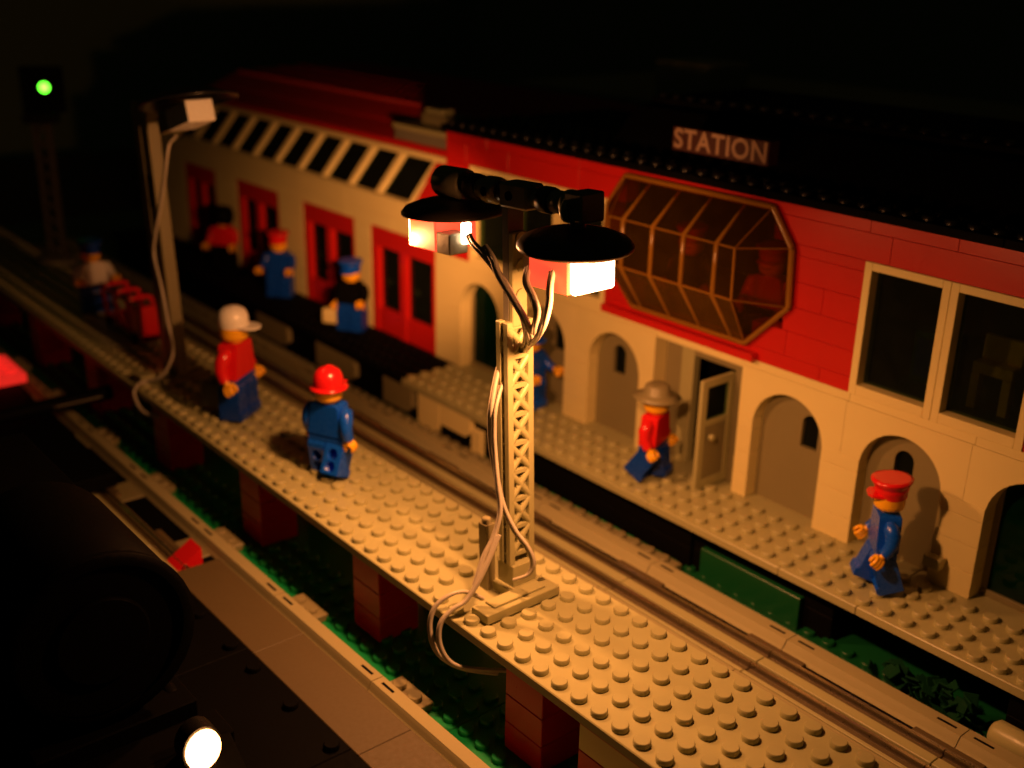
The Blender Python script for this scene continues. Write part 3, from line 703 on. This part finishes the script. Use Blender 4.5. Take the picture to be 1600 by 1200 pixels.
def fig_hat(kind, m, z=4.62):
    b = MB()
    if kind == 'helmet':
        b.lathe([(0.68, -0.42), (0.70, -0.1), (0.66, 0.16), (0.55, 0.38), (0.36, 0.52), (0.12, 0.58)], 28, Matrix.Translation((0, 0, z)))
        b.lathe([(0.66, -0.44), (0.86, -0.44), (0.88, -0.38), (0.68, -0.30)], 28, Matrix.Translation((0, -0.03, z)) @ Matrix.Diagonal((1, 1.05, 1, 1)), cap0=False, cap1=False)
        b.box(-0.3, -1.12, z-0.45, 0.3, -0.6, z-0.36, 0.03)
        b.tube([(0, 0.6, z+0.05), (0, 0.35, z+0.48), (0, 0, z+0.6), (0, -0.35, z+0.48), (0, -0.6, z+0.05)], 0.08, 6)
    elif kind == 'cap':
        b.lathe([(0.66, -0.40), (0.69, -0.15), (0.66, 0.12), (0.56, 0.34), (0.36, 0.48), (0.12, 0.53)], 28, Matrix.Translation((0, 0, z)))
        pts = [(-0.52, -0.35), (0.52, -0.35), (0.5, -0.9), (0.32, -1.2), (0, -1.3), (-0.32, -1.2), (-0.5, -0.9)]
        b.prism(pts, 'z', z-0.40, z-0.31)
    elif kind == 'kepi':
        b.lathe([(0.64, -0.45), (0.66, -0.2), (0.70, -0.08), (0.66, -0.02), (0.70, 0.05), (0.84, 0.26), (0.86, 0.34), (0.7, 0.38)], 28, Matrix.Translation((0, 0, z)) @ Matrix.Rotation(0.08, 4, 'X'))
        b.prism([(-0.55, -0.35), (0.55, -0.35), (0.45, -0.8), (0.2, -0.95), (-0.2, -0.95), (-0.45, -0.8)], 'z', z-0.42, z-0.32)
    elif kind == 'bush':
        b.lathe([(1.12, -0.30), (1.14, -0.24), (0.72, -0.12), (0.66, -0.05), (0.58, 0.32), (0.44, 0.44), (0.15, 0.40)], 30, Matrix.Translation((0, 0, z)) @ Matrix.Diagonal((1, 1.08, 1, 1)))
    elif kind == 'hair':
        b.lathe([(0.72, -0.95), (0.84, -0.7), (0.92, -0.3), (0.88, 0.1), (0.66, 0.4), (0.3, 0.52), (0.1, 0.54)], 26, Matrix.Translation((0, 0.14, z)))
    return b
ARM_PATH = lambda s: [(s*0.72, 0, 3.22), (s*0.92, 0, 3.12), (s*1.04, -0.02, 2.8), (s*1.12, -0.16, 2.45), (s*1.16, -0.42, 2.2), (s*1.17, -0.58, 2.1)]
def toy_figure(label, loc, face, torso, legs, hat, hatm, swing=(0, 0), arms=(0, 0), hand=YELLOW, group='toy figures on the platforms', arm_m=None, hipm=None, scale=1.0, headm=None, name='toy_figure'):
    # face: (fx, fy) direction the figure looks at in the ground plane; its local front is -Y
    rz = math.atan2(face[0], -face[1])
    t = thing(name, label, 'toy figure', loc, rz, group); t.scale = (scale,)*3
    drop = 0
    for s, a in ((-1, swing[0]), (1, swing[1])):
        o = link('leg', leg_for(legs, s), t, (0, 0, 1.35)); o.rotation_euler = (a, 0, 0)
        o.data = o.data; o.location = Matrix.Translation((0, 0, 1.35)) @ Matrix.Rotation(a, 4, 'X') @ Vector((0, 0, -1.35))
        o.rotation_euler = (a, 0, 0)
    hp = MB().box(-0.97, -0.42, 1.62, 0.97, 0.42, 1.92, 0.04); hp.cyl((-0.99, 0, 1.45), (0.99, 0, 1.45), 0.3, 14); hp.build('hips', hipm or legs, t)
    tb = MB(); tb.prism([(-0.97, 1.93), (0.97, 1.93), (0.74, 3.42), (0.66, 3.5), (-0.66, 3.5), (-0.74, 3.42)], 'y', -0.46, 0.46)
    me = tb.mesh('torso', torso); bm = bmesh.new(); bm.from_mesh(me); bmesh.ops.bevel(bm, geom=list(bm.edges), offset=0.045, segments=2, affect='EDGES'); bm.to_mesh(me); bm.free()
    link('torso', me, t)
    MB().cyl((0, 0, 3.45), (0, 0, 3.62), 0.36, 16).build('neck', headm or YELLOW, t)
    for s, a in ((-1, arms[0]), (1, arms[1])):
        Mx = Matrix.Translation((0, 0, 3.15)) @ Matrix.Rotation(a, 4, 'X') @ Matrix.Translation((0, 0, -3.15))
        P = [Mx @ Vector(p) for p in ARM_PATH(s)]
        ar = MB().tube(P, 0.3, 14, rs=[0.18, 0.32, 0.33, 0.29, 0.26, 0.25]).build('arm', arm_m or torso, t)
        d = (P[-1]-P[-2]).normalized(); h = MB(); h.cyl(P[-1], P[-1]+d*0.2, 0.14, 10)
        c = P[-1]+d*0.42; side = Vector((1, 0, 0)); n2 = d.cross(side).normalized()
        ring = [c+(-d*math.cos(q)+side*math.sin(q))*0.22 for q in [math.radians(-140+280*k/12) for k in range(13)]]
        hm = MB()
        for off in (-0.14, 0, 0.14): h.tube([r+n2*off for r in ring], 0.09, 8)
        h.build('hand', hand, ar)
    hd = MB().lathe([(0.40, 3.58), (0.52, 3.62), (0.61, 3.72), (0.63, 3.85), (0.63, 4.4), (0.60, 4.54), (0.5, 4.64), (0.32, 4.66), (0.30, 4.82)], 28)
    hdo = hd.build('head', headm or YELLOW, t)
    for s in (-1, 1):
        MB().lathe([(0.001, 0), (0.075, 0.01), (0.06, 0.03)], 12, Matrix.Translation((s*0.2, -0.59, 4.24)) @ Matrix.Rotation(PI/2, 4, 'X'), cap0=False).build('eye', SOOT, hdo)
    MB().tube([(0.66*math.sin(q)*0.98, -0.63*math.cos(q), 4.0-0.10*math.cos(q*3.5)) for q in [(-0.38+0.76*k/8) for k in range(9)]], 0.022, 5).build('mouth', SOOT, hdo)
    if hat: fig_hat(hat, hatm).build({'helmet': 'helmet', 'cap': 'cap', 'kepi': 'cap', 'bush': 'hat', 'hair': 'hair'}[hat], hatm, t)
    return t
S = 0.2
toy_figure('toy porter in a white shirt and dark blue cap pushing the red trolley', (-47.6, 3.5, S), (1, -0.1), PWHITE, DBLUE, 'kepi', DBLUE, arms=(-0.5, -0.5))
toy_figure('toy traveller with a white peaked cap and red jacket on the near platform', (-24.7, 2.8, S), (0.85, 0.62), FRED, DBLUE, 'cap', PWHITE, arms=(0.45, 0.35), scale=1.19)
toy_figure('toy worker in a red hard hat and blue overalls seen from behind', (-15.4, 3.0, S), (-0.42, 0.91), BLUE, BLUE, 'helmet', FRED, swing=(0.45, -0.15), arms=(0.75, 0.45), scale=1.04)
toy_figure('toy person with bushy black hair and red top by the wing doors', (-57.2, 17.8, -1.2+S), (0.6, -0.8), FRED, SOOT, 'hair', SOOT)
toy_figure('toy guard with a red cap and blue uniform on the black platform', (-47.1, 17.5, -1.2+S), (0.65, -0.75), DBLUE, DBLUE, 'kepi', FRED, arms=(-0.3, -0.3))
toy_figure('toy policeman in black jacket and blue cap carrying a pale suitcase', (-36.8, 17.5, -1.2+S), (0.55, -0.83), SOOT, DBLUE, 'kepi', BLUE, arms=(0.5, -0.3))
toy_figure('toy person in blue partly hidden behind the lit mast', (-18.2, 18.0, -1.2+S), (1, 0.2), BLUE, BLUE, 'kepi', BLUE, arms=(-0.4, -0.3))
toy_figure('toy walker in a grey wide-brimmed hat and red shirt by the open door', (-7.3, 17.0, -1.2+S), (1.0, 0.35), FRED, DBLUE, 'bush', MGREY, swing=(0.6, -0.1), arms=(0.3, 0.3))
toy_figure('toy guard with a red cap and blue suit striding past the arches', (6.0, 17.0, -1.2+S), (-0.72, -0.68), BLUE, BLUE, 'kepi', FRED, swing=(-0.35, 0.35), arms=(0.15, 0.35))
toy_figure('dim toy figure in red sitting inside the yellow bay window', (-4.6, 21.6, 6.0), (0.2, -1), FRED, DBLUE, 'kepi', FRED, group=None)
toy_figure('dim toy figure with a red hat behind the yellow bay window ribs', (-9.8, 21.6, 6.0), (0.4, -1), DKGREEN, DBLUE, 'kepi', FRED, group=None)

def suitcase(label, loc, rz, m, s=1.0):
    t = thing('suitcase', label, 'suitcase', loc, rz); t.scale = (s,)*3
    MB().box(-0.75, -0.22, 0.0, 0.75, 0.22, 1.05, 0.08).build('case', m, t)
    MB().tube([(-0.25, 0, 1.05), (-0.2, 0, 1.28), (0.2, 0, 1.28), (0.25, 0, 1.05)], 0.06, 6).build('handle', m, t)
suitcase('pale grey suitcase held beside the toy policeman', (-38.1, 16.7, -0.75), 0.6, WHITE, 1.0)
suitcase('slim dark grey case standing behind the traveller in the white cap', (-25.9, 2.35, 0.2), 0.5, DGREY, 1.5)

# ------------------------------------------------------------------ red trolley
tr = thing('luggage_trolley', 'red toy luggage trolley with tall hoops pushed along the near platform', 'trolley', (-44.6, 3.0, 0.2))
MB().box(0, 0, 0.35, 6.4, 1.7, 0.7, 0.04).build('bed', FRED, tr)
MB().box(6.0, -0.05, 0.35, 6.4, 1.75, 2.6, 0.05).build('end_panel', FRED, tr)
MB().box(4.8, -0.08, 0.4, 5.98, 0.1, 2.45, 0.05).build('side_panel', FRED, tr)
for xx in (0.15, 2.2, 4.3):
    MB().tube(smooth_path([(xx+0.6, 0, 0.5), (xx, 0, 2.1), (xx+0.02, 0.2, 2.6), (xx+0.02, 1.4, 2.6), (xx, 1.65, 2.1), (xx+0.6, 1.65, 0.5)], 4), 0.16, 8).build('hoop', FRED, tr)
MB().tube([(0.15, 0.05, 2.5), (6.2, 0.05, 2.5)], 0.1, 8).build('rail', FRED, tr)
for xx in (0.9, 5.3):
    for yy in (-0.12, 1.82):
        MB().cyl((xx, yy-0.1, 0.35), (xx, yy+0.1, 0.35), 0.34, 18, c=0.03).build('wheel', SOOT, tr)

# ------------------------------------------------------------------ details on the far platform and beyond
MB().box(0, 0, 0, 0.8, 0.5, 0.5, 0.04).build('pale_tile', GREY, None, loc=(7.0, 18.6, -0.2), label='small pale block fixed to the pier beside the last arch door', cat='block')
pg = thing('rounded_plug', 'rounded pale plug end lying under the platform front by the track', 'plug', (12.9, 14.7, -3.3))
MB().cyl((0, 0, 0), (3.2, 0, 0), 0.55, 18, c=0.18).build('body', GREY, pg)
bush = MB(); rnd = random.Random(3)
for k in range(60):
    a = rnd.uniform(0, 6.28); rr = rnd.uniform(0.1, 1.4); zc = -3.9+rnd.uniform(0, 1.1)
    p = Vector((9.6+rr*1.9*math.cos(a), 14.95+rr*0.35*math.sin(a), zc)); q = Matrix.Translation(p) @ Matrix.Rotation(rnd.uniform(0, 6), 4, 'Z') @ Matrix.Rotation(rnd.uniform(0.2, 1.3), 4, 'X')
    bush.box(-0.28, -0.28, -0.04, 0.28, 0.28, 0.04, 0.02, q)
pb = thing('green_shrub', 'low dark green plastic foliage beside the track under the platform front', 'shrub')
bush.build('leaf_mass', plastic('dull_green_foliage', (0.003, 0.035, 0.012), 0.75, spec=0.1), pb, kind='stuff')
# furniture seen dimly through the upper windows
ch = thing('yellow_chair', 'dim yellow toy chair inside the upper window at the building end', 'chair', (6.9, 22.0, 5.96))
MB().box(-0.9, 0, 0.0, -0.5, 0.4, 1.6, 0.03).build('leg', YELLOW, ch); MB().box(0.5, 0, 0.0, 0.9, 0.4, 1.6, 0.03).build('leg', YELLOW, ch)
MB().box(-0.9, 0, 1.6, 0.9, 1.0, 2.1, 0.05).build('seat', YELLOW, ch); MB().box(-0.9, 0.7, 2.1, 0.9, 1.0, 3.2, 0.05).build('backrest', YELLOW, ch)
cb2 = thing('cabinet', 'dim green and blue toy cabinet behind the first upper window', 'cabinet', (3.6, 23.0, 5.96))
MB().box(-1, 0, 0, 1, 1, 2.4, 0.03).build('case', DKGREEN, cb2); MB().box(-0.8, -0.06, 0.3, -0.05, -0.01, 2.1, 0.02).build('door', DBLUE, cb2); MB().box(0.05, -0.06, 0.3, 0.8, -0.01, 2.1, 0.02).build('door', DBLUE, cb2)

# ------------------------------------------------------------------ dark locomotive and wagon on the front track
lc = thing('steam_locomotive', 'black steam locomotive with a glowing headlamp close to the camera', 'locomotive', (-4.9, -12.0, 0))
MB().cyl((-7, 0, 2.3), (0, 0, 2.3), 3.1, 44, c=0.3).build('boiler', SOOT, lc)
rg = MB(); rg.lathe([(2.75, -0.1), (3.16, -0.1), (3.16, 0.2), (2.75, 0.2)], 44, Matrix.Translation((0.02, 0, 2.3)) @ Matrix.Rotation(PI/2, 4, 'Y'), cap0=False, cap1=False); rg.build('smokebox_ring', SOOT, lc)
MB().cyl((0.0, 0, 2.3), (0.22, 0, 2.3), 1.6, 30, c=0.08).build('smokebox_door', SOOT, lc)
MB().box(-16, -2.8, -2.6, 0.6, 2.8, -1.0, 0.06).build('running_board', SOOT, lc)
MB().box(-16, -2.6, -1.0, -7.05, 2.6, 3.6, 0.06).build('body', SOOT, lc)
MB().box(-10.5, -4.0, 3.62, -3.2-0.3, -0.3, 4.9, 0.06).build('cab_roof', BOARD, lc, label='pale grey roof block')
bpy.data.objects['cab_roof'].location = (-0.6, 0, -0.9)
MB().box(-7.0, -3.6, 0.4, -5.8, -2.7, 2.2, 0.05).build('side_panel', RED, lc)
for xx in (-14, -10.5, -7, -3.5, -0.8):
    for yy in (-2.3, 2.3): MB().cyl((xx, yy-0.2, -2.2), (xx, yy+0.2, -2.2), 1.3, 22, c=0.05).build('wheel', SOOT, lc)
for yy in (2.7,):
    MB().tube([(-10.5, yy, -2.4), (-3.0, yy, -2.1)], 0.2, 8).build('coupling_rod', DGREY, lc)
MB().box(0.6, -3.4, -3.2, 2.2, 3.4, -1.6, 0.08).build('buffer_beam', SOOT, lc)
MB().prism([(2.2, -1.6), (2.2, -3.2), (4.6, -3.5), (4.4, -3.1)], 'y', -2.6, 3.2).build('pilot', SOOT, lc)
hl = link('headlamp', None, lc, (0, 0, 0.75)); hl.scale = (1, 1, 1.25)
MB().cyl((2.21, 1.9, -1.6), (2.9, 1.9, -1.6), 0.7, 20).build('lamp_case', BLACK, hl); MB().cyl((2.91, 1.9, -1.6), (3.0, 1.9, -1.6), 0.62, 20).build('lens', WARMLIGHT, hl)
wgn = thing('low_wagon', 'dark flat wagon behind the locomotive loaded with a lit red brick', 'wagon', (-36, -6.2, 0))
MB().box(-14, -2.6, -3.0, 9.5, 2.6, -2.2, 0.05).build('chassis', SOOT, wgn)
for xx in (-9, -3, 3, 8):
    for yy in (-2.0, 2.0): MB().cyl((xx, yy-0.2, -2.9), (xx, yy+0.2, -2.9), 0.7, 20, c=0.05).build('wheel', SOOT, wgn)
rb = thing('red_brick', 'brightly lit red studded brick on the wagon behind the locomotive', 'brick', (-44.6, -6.3, -2.2))
q = MB().box(-2.6, -1.0, 0, 1.8, 3.3, 0.6, 0.04)
for i in range(4):
    for j in range(4): q.stud(-2.1+i, -0.4+j, 0.6)
q.build('studded_body', LIT_RED, rb)
bp_ = thing('black_plate', 'broad black plate lying beside the crossing boards under the locomotive', 'plate')
for k, x0 in enumerate((-17, -9, -1, 7)):
    q = MB().box(x0+G, -19, -3.5, x0+8-G, -4.98, -3.16, 0.04)
    for i in (1, 4, 7): q.stud(x0+0.5+i, -5.5, -3.16, 10)
    q.build('plate', SOOT, bp_)
bar = thing('black_crossbar', 'long black bar lying across the front track behind the locomotive', 'bar')
MB().tube([(-36.6, -7.4, -1.7), (-36.8, 0.1, -1.7)], 0.45, 12).build('rod', SOOT, bar); MB().box(-36.34, -7.0, -1.75, -36.26, -0.6, -1.65, 0.02).build('rod_highlight', DGREY, bar)  # thin grey strip stands in for the highlight along the black rod
rt = thing('red_wedge', 'small red wedge brick lying on the front track', 'brick', (-17.9, -3.9, -3.6)); rt.scale = (0.8,)*3
MB().prism([(-0.9, 0), (0.9, 0), (0.9, 1.1)], 'x', -0.6, 0.9).build('wedge_body', FRED, rt)
print('objects', len(bpy.data.objects))
